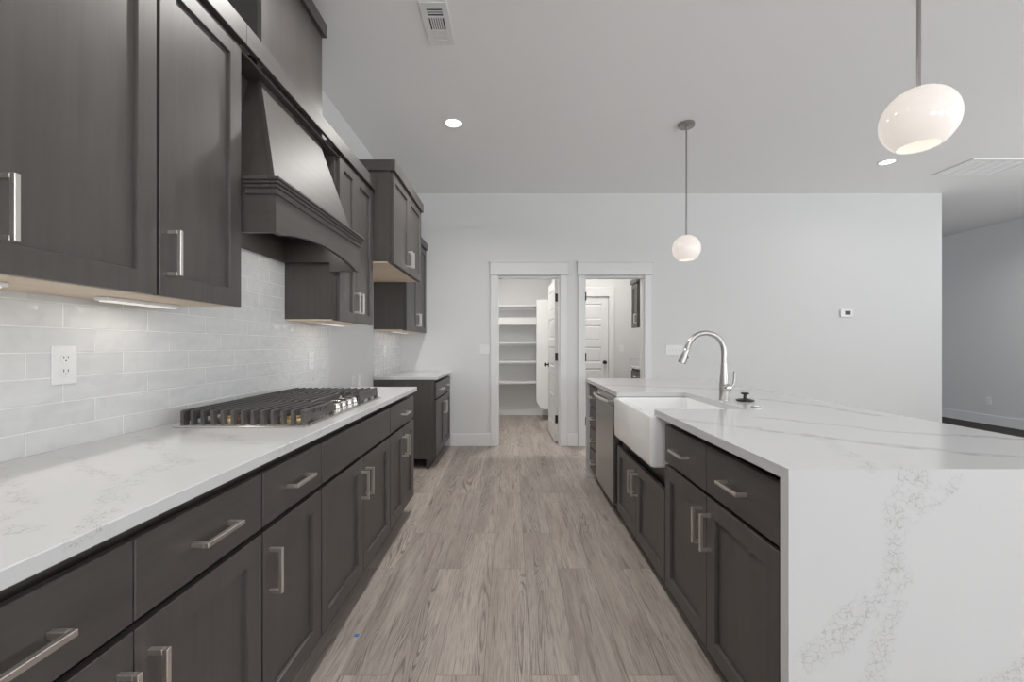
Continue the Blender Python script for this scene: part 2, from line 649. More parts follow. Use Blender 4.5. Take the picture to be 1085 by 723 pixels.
def base_cabinet(label, loc, rot, w, depth=0.61, drawers=(), doors=(), ztop=.884, group=None, kick=True, shape=None, flange=(0, 0)):
    """local frame: x along the front, front face at y = 0 looking to -y"""
    r = thing('base_cabinet', label, 'cabinet', loc, rot, group)
    bm = bmesh.new()
    if shape:
        shape(bm)
    else:
        box(bm, 0, w, 0.042, depth, 0.1, ztop)
    side_flange(bm, flange, w, .1, ztop)
    obj('body', bm, M_WOOD, r, world=False)
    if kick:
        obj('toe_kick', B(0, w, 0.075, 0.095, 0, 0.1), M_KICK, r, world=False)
    for x0, x1, z0, z1, hs in drawers:
        drawer_part(r, x0, x1, z0, z1, hs)
    for x0, x1, z0, z1, hx, hz in doors:
        door_part(r, x0, x1, z0, z1, hx, hz)
    return r


def wall_cabinet(label, loc, rot, w, h, depth, doors, crown=None, group=None, flange=(0, 0)):
    """root at the bottom; crown = (z0, z1, wraps left, wraps right)"""
    r = thing('wall_cabinet', label, 'cabinet', loc, rot, group)
    bm = bmesh.new()
    # carcass with the underside recessed between the side panels
    rc = 0.010
    box(bm, 0, w, 0.042, depth, rc, h)
    side_flange(bm, flange, w, .035, h)
    obj('body', bm, M_WOOD, r, world=False)
    obj('bottom_rail', B(0, w, 0.0215, 0.0418, .003, .0348), M_WOODH, r, world=False)
    obj('bottom_panel', B(0.002, w - 0.002, 0.042, depth, 0.002, rc), M_MAPLE, r, world=False, label='pale maple underside')
    for x0, x1, z0, z1, hx, hz in doors:
        door_part(r, x0, x1, z0, z1, hx, hz)
    if crown:
        z0, z1, wl, wr = crown
        bm = bmesh.new()
        p = 0.018
        box(bm, -(p if wl else 0), w + (p if wr else 0), -p, 0.0203, z0, z1, 0.0015)
        if wl:
            box(bm, -p, -0.0002, 0.0203, depth, z0, z1, 0.0015)
        if wr:
            box(bm, w + 0.0002, w + p, 0.0203, depth, z0, z1, 0.0015)
        obj('crown', bm, M_WOODH, r, world=False)
    return r


# ------------------------------------------------------------------ the room
CEIL = 3.073
XL = -1.365                                   # left wall
YF = 5.281                                    # far wall
XE = 5.235                                    # where the far wall ends
XR = 7.38                                     # right wall
YB = -4.6                                     # back wall
WT = 0.12
D1 = (-0.172, 0.5935, 2.063)                  # pantry opening
D2 = (0.888, 1.619, 2.063)                    # laundry opening

struct('floor', B(-2.2, XR + .3, YB - .3, 10.6, -0.1, 0), M_FLOOR)
M_HALL = wood('dark_hall_layer', (30, 2.2, 30), (0.035, 0.028, 0.024), (0.06, 0.05, 0.044), 0.6, 0.15)
struct('floor_hall', B(5.0, XR, 4.9, 10.4, 0.0002, 0.004), M_HALL)  # thin darker layer over the main floor at the hall
struct('ceiling', B(-2.2, XR + .3, YB - .3, 10.6, CEIL, CEIL + .1), M_CEIL)
struct('wall_left', B(XL - WT, XL, YB, YF, 0, CEIL), M_WALL)
bm = bmesh.new()
prism(bm, [(XL - WT, 0), (D1[0], 0), (D1[0], D1[2]), (D1[1], D1[2]), (D1[1], 0), (D2[0], 0), (D2[0], D2[2]), (D2[1], D2[2]),
           (D2[1], 0), (XE, 0), (XE, CEIL), (XL - WT, CEIL)], YF, YF + WT, 'Y')
struct('wall_far', bm, M_WALL)


def wall_with_windows(name, wins, along, pos0, pos1, a0, a1, z0=.6, z1=2.5):
    bm = bmesh.new()
    cur = a0
    def bx(u0, u1, zz0, zz1):
        if along == 'x':
            box(bm, u0, u1, pos0, pos1, zz0, zz1)
        else:
            box(bm, pos0, pos1, u0, u1, zz0, zz1)
    for u0, u1 in wins:
        bx(cur, u0, 0, CEIL)
        bx(u0, u1, 0, z0)
        bx(u0, u1, z1, CEIL)
        cur = u1
    bx(cur, a1, 0, CEIL)
    return struct(name, bm, M_WALL)


wall_with_windows('wall_back', BACK_WIN, 'x', YB - .14, YB, XL - WT, XR + .14)
wall_with_windows('wall_right', SIDE_WIN, 'y', XR, XR + .14, YB, 10.5)
wn = 1
for (u0, u1), ax in [(w_, 'x') for w_ in BACK_WIN] + [(w_, 'y') for w_ in SIDE_WIN]:
    bm = bmesh.new()
    for a, b_, c, d in ((u0, u0 + .05, .6, 2.5), (u1 - .05, u1, .6, 2.5), (u0 + .05, u1 - .05, .6, .65), (u0 + .05, u1 - .05, 2.45, 2.5),
                        (u0 + .05, u1 - .05, 1.53, 1.57)):
        if ax == 'x':
            box(bm, a, b_, YB - .1, YB - .04, c, d)
        else:
            box(bm, XR + .04, XR + .1, a, b_, c, d)
    struct('window_%d' % wn, bm, M_TRIM)
    wn += 1
struct('wall_hall', B(XE - .5, XR + .14, 10.4, 10.54, 0, CEIL), M_WALL)
# pantry and laundry shells behind the far wall
PYB, LYB = 7.615, 7.26
struct('wall_pantry_left', B(-.62, -.5, YF + WT, PYB, 0, CEIL), M_WALL)
struct('wall_pantry_right', B(.70, .80, YF + WT, PYB, 0, CEIL), M_WALL)
struct('wall_pantry_back', B(-.62, .80, PYB, PYB + .1, 0, CEIL), M_WALL)
LX1 = 2.16
bm = bmesh.new()
prism(bm, [(.80, 0), (.852, 0), (.852, 2.04), (1.624, 2.04), (1.624, 0), (LX1 + .1, 0), (LX1 + .1, CEIL), (.80, CEIL)], LYB, LYB + .1, 'Y')
struct('wall_laundry_back', bm, M_WALL)
struct('wall_laundry_right', B(LX1, LX1 + .1, YF + WT, LYB, 0, CEIL), M_WALL)


def base_run(name, boxes):
    bm = bmesh.new()
    for x0, x1, y0, y1 in boxes:
        box(bm, x0, x1, y0, y1, 0, 0.15, 0.002)
    return struct(name, bm, M_TRIM)


BT = 0.014
base_run('baseboard_far', [(-.74, D1[0] - .083, YF - BT, YF), (D1[1] + .083, D2[0] - .083, YF - BT, YF), (D2[1] + .083, XE, YF - BT, YF)])
base_run('baseboard_right', [(XR - BT, XR, 4.0, 10.4)])
base_run('baseboard_pantry', [(-.5, .7, PYB - BT, PYB)])
base_run('baseboard_laundry', [(1.72, LX1, LYB - BT, LYB)])

# door casings and jambs
for i, (a, b_, h) in enumerate((D1, D2)):
    cw = 0.08
    bm = bmesh.new()
    box(bm, a - cw, a + .004, YF - .02, YF, 0, h + .012, 0.002)
    box(bm, b_ - .004, b_ + cw, YF - .02, YF, 0, h + .012, 0.002)
    box(bm, a - cw - .008, b_ + cw + .008, YF - .026, YF, h + .012, h + .166, 0.002)
    box(bm, a - cw - .02, b_ + cw + .02, YF - .036, YF, h + .166, h + .182, 0.002)
    box(bm, a - cw - .014, b_ + cw + .014, YF - .031, YF, h + .012, h + .020, 0.002)
    # jambs
    box(bm, a, a + .016, YF, YF + WT + .015, 0, h)
    box(bm, b_ - .016, b_, YF, YF + WT + .015, 0, h)
    box(bm, a + .016, b_ - .016, YF, YF + WT + .015, h - .016, h)
    struct('trim_%d' % (i + 1), bm, M_TRIM)
bm = bmesh.new()
for x0, x1, z0, z1 in ((.852 - .09, .852, 0, 2.04), (1.624, 1.624 + .09, 0, 2.04), (.852 - .09, 1.624 + .09, 2.04, 2.19)):
    box(bm, x0, x1, LYB - .02, LYB, z0, z1, 0.002)
struct('trim_3', bm, M_TRIM)


def panel_door(w, h=2.03, t=0.036, n=5):
    """five level panels pressed into both faces; x 0..w, y 0..t"""
    bm = bmesh.new()
    st, gap = 0.11, 0.095
    ph = (h - 0.2 - 0.11 - gap * (n - 1)) / n
    zs = [(0.2 + i * (ph + gap), 0.2 + i * (ph + gap) + ph) for i in range(n)]
    for y, s in ((0.0, 1), (t, -1)):
        def q(x0, x1, z0, z1, yy):
            return [bm.verts.new(p) for p in ((x0, yy, z0), (x1, yy, z0), (x1, yy, z1), (x0, yy, z1))]
        for x0, x1 in ((0, st), (w - st, w)):
            bm.faces.new(q(x0, x1, 0, h, y))
        cuts = [0] + [v for z in zs for v in z] + [h]
        for k in range(0, len(cuts), 2):
            bm.faces.new(q(st, w - st, cuts[k], cuts[k + 1], y))
        for z0, z1 in zs:
            lp = [q(st, w - st, z0, z1, y), q(st + .012, w - st - .012, z0 + .012, z1 - .012, y + s * .009),
                  q(st + .024, w - st - .024, z0 + .024, z1 - .024, y + s * .009),
                  q(st + .036, w - st - .036, z0 + .036, z1 - .036, y + s * .004)]
            for a, b_ in zip(lp[:-1], lp[1:]):
                for i in range(4):
                    j = (i + 1) % 4
                    bm.faces.new((a[i], a[j], b_[j], b_[i]))
            bm.faces.new(lp[-1])
    for x in (0, w):
        bm.faces.new([bm.verts.new(p) for p in ((x, 0, 0), (x, t, 0), (x, t, h), (x, 0, h))])
    for z in (0, h):
        bm.faces.new([bm.verts.new(p) for p in ((0, 0, z), (w, 0, z), (w, t, z), (0, t, z))])
    bmesh.ops.remove_doubles(bm, verts=bm.verts[:], dist=1e-5)
    return bm


def knob_bm(cx, y, cz, s):
    bm = bmesh.new()
    lathe(bm, [(0, 0), (.031, 0), (.031, .008), (.012, .012), (.011, .035), (.024, .042), (.028, .055), (.022, .068), (0, .071)], (cx, 0, 0), 24, 'Y')
    for v in bm.verts:
        v.co.y *= s
        v.co.y += y
        v.co.z += cz
    return bm


# pantry door, standing open into the pantry
DW1 = 0.72
d1 = bpy.data.objects.new('door_1', None)
COL.objects.link(d1)
d1.location = (0.577, 5.428, 0.02)
d1.rotation_euler = (0, 0, math.radians(91.5))
d1['kind'] = 'structure'
d1['label'] = 'white five panel door standing open inside the shelf lined pantry'
d1['category'] = 'door'
MAT[d1] = Matrix.Translation(d1.location) @ Matrix.Rotation(math.radians(91.5), 4, 'Z')
slab = obj('door_leaf', panel_door(DW1), M_TRIM, d1, world=False)
obj('door_knob', knob_bm(DW1 - .07, .036, .935, 1), M_BLACK, d1, world=False, label='black round knob')
obj('door_knob', knob_bm(DW1 - .07, 0, .935, -1), M_BLACK, d1, world=False, label='black round knob')


def hinge_bm(x, y, z):
    bm = bmesh.new()
    lathe(bm, [(0, z - .05), (.0085, z - .05), (.0085, z + .05), (0, z + .05)], (x, y, 0), 12)
    return bm


for hz in (1.82, 1.08, .30):
    bm = hinge_bm(.5815, 5.414, hz)
    box(bm, .545, .578, 5.4235, 5.4275, hz - .05, hz + .05)
    obj('hinge', bm, M_BLACK, d1, label='black hinge')
# closed laundry door at the back and the hinges on the near jamb
d2 = bpy.data.objects.new('door_2', None)
COL.objects.link(d2)
d2.location = (.857, LYB + .012, 0.01)
d2['kind'] = 'structure'
d2['label'] = 'closed white five panel door at the back of the laundry room'
d2['category'] = 'door'
MAT[d2] = Matrix.Translation(d2.location)
obj('door_leaf', panel_door(.762, 2.022), M_TRIM, d2, world=False)
obj('door_knob', knob_bm(.762 - .06, 0, .93, -1), M_BLACK, d2, world=False, label='black round knob')
for hz in (1.82, 1.08, .30):
    bm = hinge_bm(D2[0] + .0125, YF - .011, hz)
    box(bm, D2[0] + .0162, D2[0] + .0192, YF - .010, YF + .03, hz - .05, hz + .05)
    tag(obj('door_hinge', bm, M_BLACK), {1.82: 'topmost black hinge on the white jamb of the laundry doorway',
        1.08: 'middle black hinge on the white jamb of the laundry doorway', .30: 'lowest black hinge on the jamb beside the island end'}[hz],
        'hinge', 'hinges on the laundry jamb')

# tiled backsplashes
TX = XL + 0.01
struct('wall_backsplash_left', B(XL, TX, 0.30, 3.225, .914, 1.80), M_TILE)
struct('wall_backsplash_far', B(XL, TX, 4.272, YF, .914, 1.374), M_TILE)

# ------------------------------------------------------------------ left run of base cabinets
XD = -0.725
EDG = [0.40, 0.8346, 1.2637, 1.657, 2.593, 3.225]
R90 = PI / 2
g3 = 0.0045
g1 = 0.0018
ZB, ZD1, ZR0, ZR1 = 0.115, 0.676, 0.692, 0.851


def run_cab(label, y0, y1, splits, hand, false_front=False, wide=False):
    """doors between the split points; hand gives for each door the side of its handle"""
    w = y1 - y0
    xs = [0] + [s - y0 for s in splits] + [w]
    dr, do = [], []
    if false_front or wide:
        dr.append((g3, w - g3, ZR0, ZR1, [] if false_front else [w / 2]))
    for i in range(len(xs) - 1):
        a = xs[i] + (g3 if i == 0 else g1)
        b_ = xs[i + 1] - (g3 if i == len(xs) - 2 else g1)
        if not (false_front or wide):
            dr.append((a, b_, ZR0, ZR1, [(a + b_) / 2]))
        hx = a + .032 if hand[i] == 'l' else b_ - .032
        do.append((a, b_, ZB, ZD1, hx, ZD1 - .125))
    return base_cabinet(label, (XD, y0, 0), R90, w, -XL + XD - .001, dr, do)


G_BASE = None
run_cab('dark base cabinet with two drawers over two doors, under the empty counter before the cooktop', EDG[0], EDG[2], [EDG[1]], 'rl')
run_cab('narrow dark base cabinet with one drawer over a single door, just before the cooktop', EDG[2], EDG[3], [], 'l')
run_cab('dark base cabinet below the cooktop with a blank panel above two doors', EDG[3], EDG[4], [2.125], 'rl', false_front=True)
run_cab('dark base cabinet with one wide drawer over two doors at the cooktop counter end', EDG[4], EDG[5], [2.92], 'rl', wide=True)
tag(obj('countertop', B(TX, -0.706, 0.36, 3.243, .884, .914, bev=0.002), M_QUARTZ_L),
    'long white veined quartz counter carrying the gas cooktop', 'countertop')

# second run beyond the refrigerator gap
w2 = YF - 4.285
r = base_cabinet('dark base cabinet against the far wall with one wide drawer above two doors', (-.745, 4.285, 0), R90, w2 - .002, -XL - .745 - .001,
                 [(g3 + .012, w2 - .03, ZR0, ZR1, [w2 * .27, w2 * .73])],
                 [(g3 + .012, w2 / 2 - g3, ZB, ZD1, w2 / 2 - .035, ZD1 - .125), (w2 / 2 + g3, w2 - .03, ZB, ZD1, w2 / 2 + .035, ZD1 - .125)], flange=(1, 0))
tag(obj('countertop', B(TX, -0.73, 4.272, YF, .884, .914, bev=0.002), M_QUARTZ_L),
    'short white quartz counter set into the corner by the pantry doorway', 'countertop')

# ------------------------------------------------------------------ upper cabinets
XU = -1.028
ZU = 1.371
CZ0, CZ1 = 2.372, 2.453
DU = -XL + XU - .001


def up_doors(w, splits, hand, zt, gap=.0055, hz=.13):
    xs = [0] + splits + [w]
    out = []
    for i in range(len(xs) - 1):
        a = xs[i] + (gap if i == 0 else g1)
        b_ = xs[i + 1] - (gap if i == len(xs) - 2 else g1)
        hx = a + .032 if hand[i] == 'l' else b_ - .032
        out.append((a, b_, 0.0, zt, hx, hz))
    return out


w = EDG[2] - EDG[0]
wall_cabinet('large dark wall cabinet with two doors above the outlet in the tile', (XU, EDG[0], ZU), R90, w, CZ1 - ZU, DU,
             up_doors(w, [EDG[1] - EDG[0]], 'rl', 2.362 - ZU), (CZ0 - ZU, CZ1 - ZU, 0, 0))
w = EDG[3] - EDG[2]
wall_cabinet('narrow single door dark wall cabinet touching the near side of the range hood', (XU, EDG[2], ZU), R90, w, CZ1 - ZU, DU,
             up_doors(w, [], 'l', 2.362 - ZU), (CZ0 - ZU, CZ1 - ZU, 0, 0))
w = EDG[5] - EDG[4]
wall_cabinet('dark two door wall cabinet between the range hood and the refrigerator space', (XU, EDG[4], ZU), R90, w, CZ1 - ZU, DU,
             up_doors(w, [2.88 - EDG[4]], 'rl', 2.362 - ZU), (CZ0 - ZU, CZ1 - ZU, 0, 0), flange=(1, 1))
w = 4.262 - 3.25
wall_cabinet('deep raised dark wall cabinet over the empty refrigerator space', (-.885, 3.25, 1.842), R90, w, 2.61 - 1.842, -XL - .885 - .001,
             up_doors(w, [w / 2], 'rl', 2.525 - 1.842, hz=.12), (2.53 - 1.842, 2.61 - 1.842, 1, 1), flange=(1, 1))
w = YF - 4.285 - .002
wall_cabinet('dark two door wall cabinet in the corner above the short counter', (-1.036, 4.285, ZU), R90, w, CZ1 - ZU, -XL - 1.036 - .001,
             up_doors(w, [w / 2], 'rl', 2.362 - ZU), (CZ0 - ZU, CZ1 - ZU, 0, 0), flange=(1, 0))

# lights fixed under the wall cabinets
for i, (y0, y1, xx, lab) in enumerate(((0.70, 1.02, -1.20, 'slim white light bar under the large two door cabinet'),
                                      (1.31, 1.60, -1.24, 'slim white light bar under the narrow cabinet beside the hood'),
                                      (2.72, 3.08, -1.20, 'slim white light bar under the cabinet just past the hood'),
                                      (4.45, 5.05, -1.22, 'slim white light bar under the far corner cabinet'))):
    t = thing('under_cabinet_light', lab, 'light', (xx, (y0 + y1) / 2, ZU - .016), 0, 'under cabinet light bars')
    obj('housing', B(xx - .022, xx + .022, y0, y1, ZU - .010, ZU + .0018, bev=.003), M_PLATE, t)
    obj('lens', B(xx - .016, xx + .016, y0 + .012, y1 - .012, ZU - .0135, ZU - .0102), M_BAR, t)
    area_light('bar_light', (xx, (y0 + y1) / 2, ZU - .018), (0, 0, 0), .03, y1 - y0 - .03, .22, (1, .93, .84))

# ------------------------------------------------------------------ range hood
HY0, HY1, HX, HC = 1.667, 2.583, -0.905, 2.125
hood = thing('range_hood', 'dark wooden range hood with arched apron and tapered canopy above the cooktop', 'range hood', (-1.2, HC, 1.66))
# arched front board
pts = [(HY0, 1.805), (HY0, 1.66), (HY0 + .055, 1.66)]
for i in range(1, 24):
    u = i / 24
    pts.append((HY0 + .055 + u * (HY1 - HY0 - .11), 1.66 + .046 * math.sin(PI * u) ** .8))
pts += [(HY1 - .055, 1.66), (HY1, 1.66), (HY1, 1.805)]
obj('apron', prism(bmesh.new(), pts, HX - .02, HX, 'X'), M_WOODY, hood)
for y0, y1 in ((HY0, HY0 + .02), (HY1 - .02, HY1)):
    bm = bmesh.new()
    prism(bm, [(HX - .0202, 1.66), (HX - .0202, 1.8045), (-1.0205, 1.8045), (-1.0205, 1.866), (XL + .001, 1.866), (XL + .001, 1.715), (HX - .17, 1.715), (HX - .17, 1.66)], y0, y1, 'Y')
    obj('side_board', bm, M_WOODH, hood)
bm = bmesh.new()
for z0, z1, p in ((1.805, 1.828, .007), (1.828, 1.842, .013), (1.842, 1.854, .020), (1.854, 1.866, .026)):
    box(bm, HX - .019, HX + p, HY0 - p, HY1 + p, z0, z1, 0.0025)
    box(bm, -1.020, HX - .0192, HY0 - p, HY0 + .019, z0, z1, 0.0025)
    box(bm, -1.020, HX - .0192, HY1 - .019, HY1 + p, z0, z1, 0.0025)
obj('moulding', bm, M_WOODY, hood)
# recessed back board and ceiling of the hood opening
obj('back_board', B(-1.14, -1.125, EDG[3] + .001, EDG[4] - .001, 1.8665, 2.3715), M_WOOD, hood)
obj('deck', B(XL + .001, HX - .0205, HY0 + .0205, HY1 - .0205, 1.852, 1.8662), M_WOODY, hood)
obj('wall_cleat', B(TX + .0005, TX + .02, HY0 + .0205, HY1 - .0205, 1.715, 1.8515), M_WOODY, hood)
obj('liner', B(-1.25, -.96, HC - .36, HC + .36, 1.832, 1.8515, bev=.004), M_STEEL_L, hood, label='pale metal insert with filters')
for yy in (HC - .22, HC + .22):  # unseen lamps added in the liner to brighten the hood underside
    obj('lamp', lathe(bmesh.new(), [(0, 1.8318), (.03, 1.8318), (.03, 1.829), (0, 1.829)], (-1.10, yy, 0), 24), M_BAR, hood)
    area_light('hood_fill', (-1.10, yy, 1.825), (0, 0, 0), .05, .05, .5, (1, .95, .88))
# tapered canopy: front board and two side boards
b0, b1, bx = 1.70, 2.52, -.925
t0, t1, tx = 1.846, 2.404, -1.065
zb, zt = 1.867, 2.350


def hexa(bm, q):
    vs = [bm.verts.new(p) for p in q]
    for f in ((0, 1, 2, 3), (4, 7, 6, 5), (0, 4, 5, 1), (1, 5, 6, 2), (2, 6, 7, 3), (3, 7, 4, 0)):
        bm.faces.new([vs[i] for i in f])
    return bm


def tap(bm, y0b, y1b, xfb, xbb, y0t, y1t, xft, xbt, zb=zb, zt=zt):
    return hexa(bm, [(xfb, y0b, zb), (xfb, y1b, zb), (xft, y1t, zt), (xft, y0t, zt), (xbb, y0b, zb), (xbb, y1b, zb), (xbt, y1t, zt), (xbt, y0t, zt)])


obj('canopy_front', tap(bmesh.new(), b0, b1, bx, bx - .018, t0, t1, tx, tx - .018), M_WOODY, hood)
obj('canopy_side', tap(bmesh.new(), b0 + .006, b0 + .022, bx - .0185, -1.1245, t0 + .006, t0 + .022, tx - .0185, -1.1245), M_WOOD, hood)
obj('canopy_side', tap(bmesh.new(), b1 - .022, b1 - .006, bx - .0185, -1.1245, t1 - .022, t1 - .006, tx - .0185, -1.1245), M_WOOD, hood)
bm = bmesh.new()
box(bm, -1.124, -1.034, EDG[3] + .002, EDG[4] - .002, 2.3505, 2.362, 0.001)
box(bm, -1.124, -1.05, EDG[4] - .016, EDG[4] - .002, 1.868, 2.350, 0.001)
box(bm, -1.124, -1.05, EDG[3] + .002, EDG[3] + .016, 1.868, 2.350, 0.001)
obj('frame', bm, M_WOODY, hood)
obj('crown', B(XU, XU + .018, EDG[3], EDG[4], CZ0, CZ1, bev=.0015), M_WOODY, hood)
# boxed chimney up to the ceiling, with its own crown
c0, c1, cx = 1.833, 2.417, -1.055
obj('chimney_front', B(cx - .018, cx, c0, c1, 2.38, 3.02), M_WOOD, hood)
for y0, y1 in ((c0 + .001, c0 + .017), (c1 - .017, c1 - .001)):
    obj('chimney_side', B(XL + .001, cx - .0185, y0, y1, 2.454, 3.02), M_KICK, hood)  # dark kick wood puts the shade above the cabinets into these sides
bm = bmesh.new()
box(bm, cx, cx + .02, c0 - .02, c1 + .02, 2.948, 3.02, .002)
box(bm, XL + .001, cx - .0002, c0 - .02, c0 - .0002, 2.948, 3.02, .002)
box(bm, XL + .001, cx - .0002, c1 + .0002, c1 + .02, 2.948, 3.02, .002)
obj('chimney_crown', bm, M_WOODY, hood)

# ------------------------------------------------------------------ gas cooktop
KY0, KY1, KX0, KX1 = 1.63, 2.56, -1.275, -0.766
ct = thing('gas_cooktop', 'stainless gas cooktop with black iron grates set in the counter', 'cooktop', ((KX0 + KX1) / 2, HC, .914))
bm = bmesh.new()
box(bm, KX0, KX1, KY0, KY1, .9142, .9205, .002)
box(bm, KX0 + .02, KX1 - .012, KY0 + .015, KY1 - .015, .9205, .9225, .0015)
obj('tray', bm, M_STEEL_L, ct)


def grate(y0, y1, x0, x1, ends):
    bm = bmesh.new()
    zt, zb_ = .978, .9227
    n = max(3, round((x1 - x0) / .0385))
    for i in range(n + 1):
        x = x0 + .006 + (x1 - x0 - .012) * i / n
        # long bar, wider at its foot on the outer ends
        prism(bm, [(y0 + .004, zt), (y0, zt - .004), (y0, zt - .02), (y1, zt - .02), (y1, zt - .004), (y1 - .004, zt)], x - .0042, x + .0042, 'X')
        for e, ya, yb in ((0, y0 + .0005, y0 + .022), (1, y1 - .022, y1 - .0005)):
            if e in ends:
                prism(bm, [(x - .0048, zt - .004), (x + .0045, zt - .004), (x + .0095, zb_), (x - .0048, zb_)], ya, yb, 'Y')
    for y in (y0 + .09, (y0 + y1) / 2, y1 - .09):
        box(bm, x0, x1, y - .005, y + .005, zt - .022, zt - .008)
    # side rails along both long sides and feet
    for x in (x0, x1 - .012):
        box(bm, x, x + .012, y0 + .004, y1 - .004, zt - .045, zt - .001, .003)
        for y in (y0 + .01, y1 - .03):
            box(bm, x, x + .014, y, y + .02, zb_, zt - .044)
    return bm


GY = [KY0 + .012, KY0 + .305, KY0 + .625, KY1 - .012]
gx0, gx1 = KX0 + .02, KX1 - .022
for i in range(3):
    obj('grate', grate(GY[i] + .0015, GY[i + 1] - .0015, gx0, gx1 if i != 1 else gx1 - .10, {0: (0,), 1: (), 2: (1,)}[i]), M_IRON, ct)
for (y, x, rr) in ((1.79, -1.15, .036), (1.79, -.90, .044), (HC - .035, -1.09, .056), (2.40, -1.15, .044), (2.40, -.90, .036)):
    bm = bmesh.new()
    lathe(bm, [(0, .9227), (rr + .012, .9227), (rr + .012, .930), (rr, .934), (rr, .940), (0, .940)], (x, y, 0), 28)
    bu = obj('burner', bm, M_BRASS, ct, smooth_angle=40)
    bm = bmesh.new()
    lathe(bm, [(0, .9402), (rr - .002, .9402), (rr, .944), (rr - .004, .950), (0, .951)], (x, y, 0), 28)
    obj('cap', bm, M_IRON, bu, smooth_angle=40)
for i in range(5):
    y = 1.965 + i * .076
    bm = bmesh.new()
    lathe(bm, [(0, .9227), (.025, .9227), (.025, .927), (.019, .930), (.0185, .951), (.016, .955), (0, .956)], (-.823, y, 0), 28)
    box(bm, -.823 - .019, -.823 + .019, y - .0045, y + .0045, .9545, .966, .002)
    obj('knob', bm, M_CHROME, ct, smooth_angle=35)

# ------------------------------------------------------------------ island
IX0, IX1, IY0, IY1 = 0.695, 1.725, 1.089, 4.066
XI = 0.722
cut = (2.113, 2.865, 1.146)
isl = thing('island_countertop', 'white veined quartz island top with waterfall ends around the sink', 'countertop', ((IX0 + IX1) / 2, (IY0 + IY1) / 2, 0))
bm = bmesh.new()
prism(bm, [(IX0, IY0), (IX1, IY0), (IX1, IY1), (IX0, IY1), (IX0, cut[1]), (cut[2], cut[1]), (cut[2], cut[0]), (IX0, cut[0])], .884, .914, 'Z')
obj('top', bm, M_QUARTZ_I, isl)
obj('waterfall_panel', B(IX0, IX1, IY0, IY0 + .034, 0, .884), M_QUARTZ_I, isl)
obj('waterfall_panel', B(IX0, IX1, IY1 - .03, IY1, 0, .884), M_QUARTZ_I, isl)
RM = -PI / 2
IZ0, IZ1, IDT = .68, .853, .665


def isl_cab(label, y0, y1, drawers, doors, ztop=.8835, shape=None):
    """local x runs from the far end towards the viewer"""
    return base_cabinet(label, (XI, y1, 0), RM, y1 - y0, .60, drawers, doors, ztop, shape=shape)


y0, y1 = 1.124, 2.047
w = y1 - y0
m = (y1 - 1.609)
wn_ = y1 - 1.172
isl_cab('dark island cabinet beside the waterfall end with two drawers over two doors', y0, y1,
        [(g3, m - .002, IZ0, IZ1, [m / 2]), (m + .002, wn_, IZ0, IZ1, [(m + wn_) / 2])],
        [(g3, m - .002, .10, IDT, m - .035, IDT - .12), (m + .002, wn_, .10, IDT, m + .035, IDT - .12)])
y0, y1 = 2.048, 2.992
w = y1 - y0


def sink_shape(bm):
    box(bm, 0, w, 0.042, .60, 0.1, .622)
    box(bm, 0, .10, 0.042, .60, .622, .8835)
    box(bm, w - .030, w, 0.042, .60, .622, .8835)
    box(bm, .10, w - .030, .46, .60, .622, .8835)


isl_cab('dark sink cabinet with two short doors under the white apron sink', y0, y1, [],
        [(g3 + .02, w / 2 - .002, .10, .54, w / 2 - .034, .54 - .115), (w / 2 + .002, w - g3, .10, .54, w / 2 + .034, .54 - .115)], shape=sink_shape)
# farmhouse sink
SY0, SY1, SX0, SX1 = 2.090, 2.856, .672, 1.165
bm = bmesh.new()


def rrect(x0, x1, y0, y1, r, z, n=6):
    out = []
    for cx_, cy_, a0 in ((x1 - r, y1 - r, 0), (x0 + r, y1 - r, 90), (x0 + r, y0 + r, 180), (x1 - r, y0 + r, 270)):
        for i in range(n + 1):
            a = math.radians(a0 + 90 * i / n)
            out.append(bm.verts.new((cx_ + r * math.cos(a), cy_ + r * math.sin(a), z)))
    return out


lp = [rrect(SX0 + .012, SX1 - .012, SY0 + .012, SY1 - .012, .02, .631),
      rrect(SX0 + .003, SX1 - .003, SY0 + .003, SY1 - .003, .022, .636),
      rrect(SX0, SX1, SY0, SY1, .024, .645),
      rrect(SX0, SX1, SY0, SY1, .024, .872),
      rrect(SX0 + .003, SX1 - .003, SY0 + .003, SY1 - .003, .022, .880),
      rrect(SX0 + .010, SX1 - .010, SY0 + .010, SY1 - .010, .020, .8832),
      rrect(SX0 + .020, SX1 - .020, SY0 + .022, SY1 - .022, .020, .8832),
      rrect(SX0 + .026, SX1 - .026, SY0 + .028, SY1 - .028, .020, .876),
      rrect(SX0 + .030, SX1 - .030, SY0 + .032, SY1 - .032, .025, .690),
      rrect(SX0 + .045, SX1 - .045, SY0 + .047, SY1 - .047, .030, .668),
      rrect(SX0 + .075, SX1 - .075, SY0 + .077, SY1 - .077, .030, .660)]
bm.faces.new(lp[0])
for a, b_ in zip(lp[:-1], lp[1:]):
    n = len(a)
    for i in range(n):
        bm.faces.new((a[i], a[(i + 1) % n], b_[(i + 1) % n], b_[i]))
bm.faces.new(lp[-1])
snk = thing('apron_sink', 'white apron front farmhouse sink set into the island', 'sink', ((SX0 + SX1) / 2, (SY0 + SY1) / 2, .631))
obj('basin', bm, M_CERAM, snk, smooth_angle=50)
bm = bmesh.new()
lathe(bm, [(0, .6605), (.05, .6605), (.055, .6635), (.04, .6640), (.036, .6620), (0, .6620)], (.93, HC + .35, 0), 28)
obj('drain', bm, M_STEEL_L, snk, smooth_angle=40)

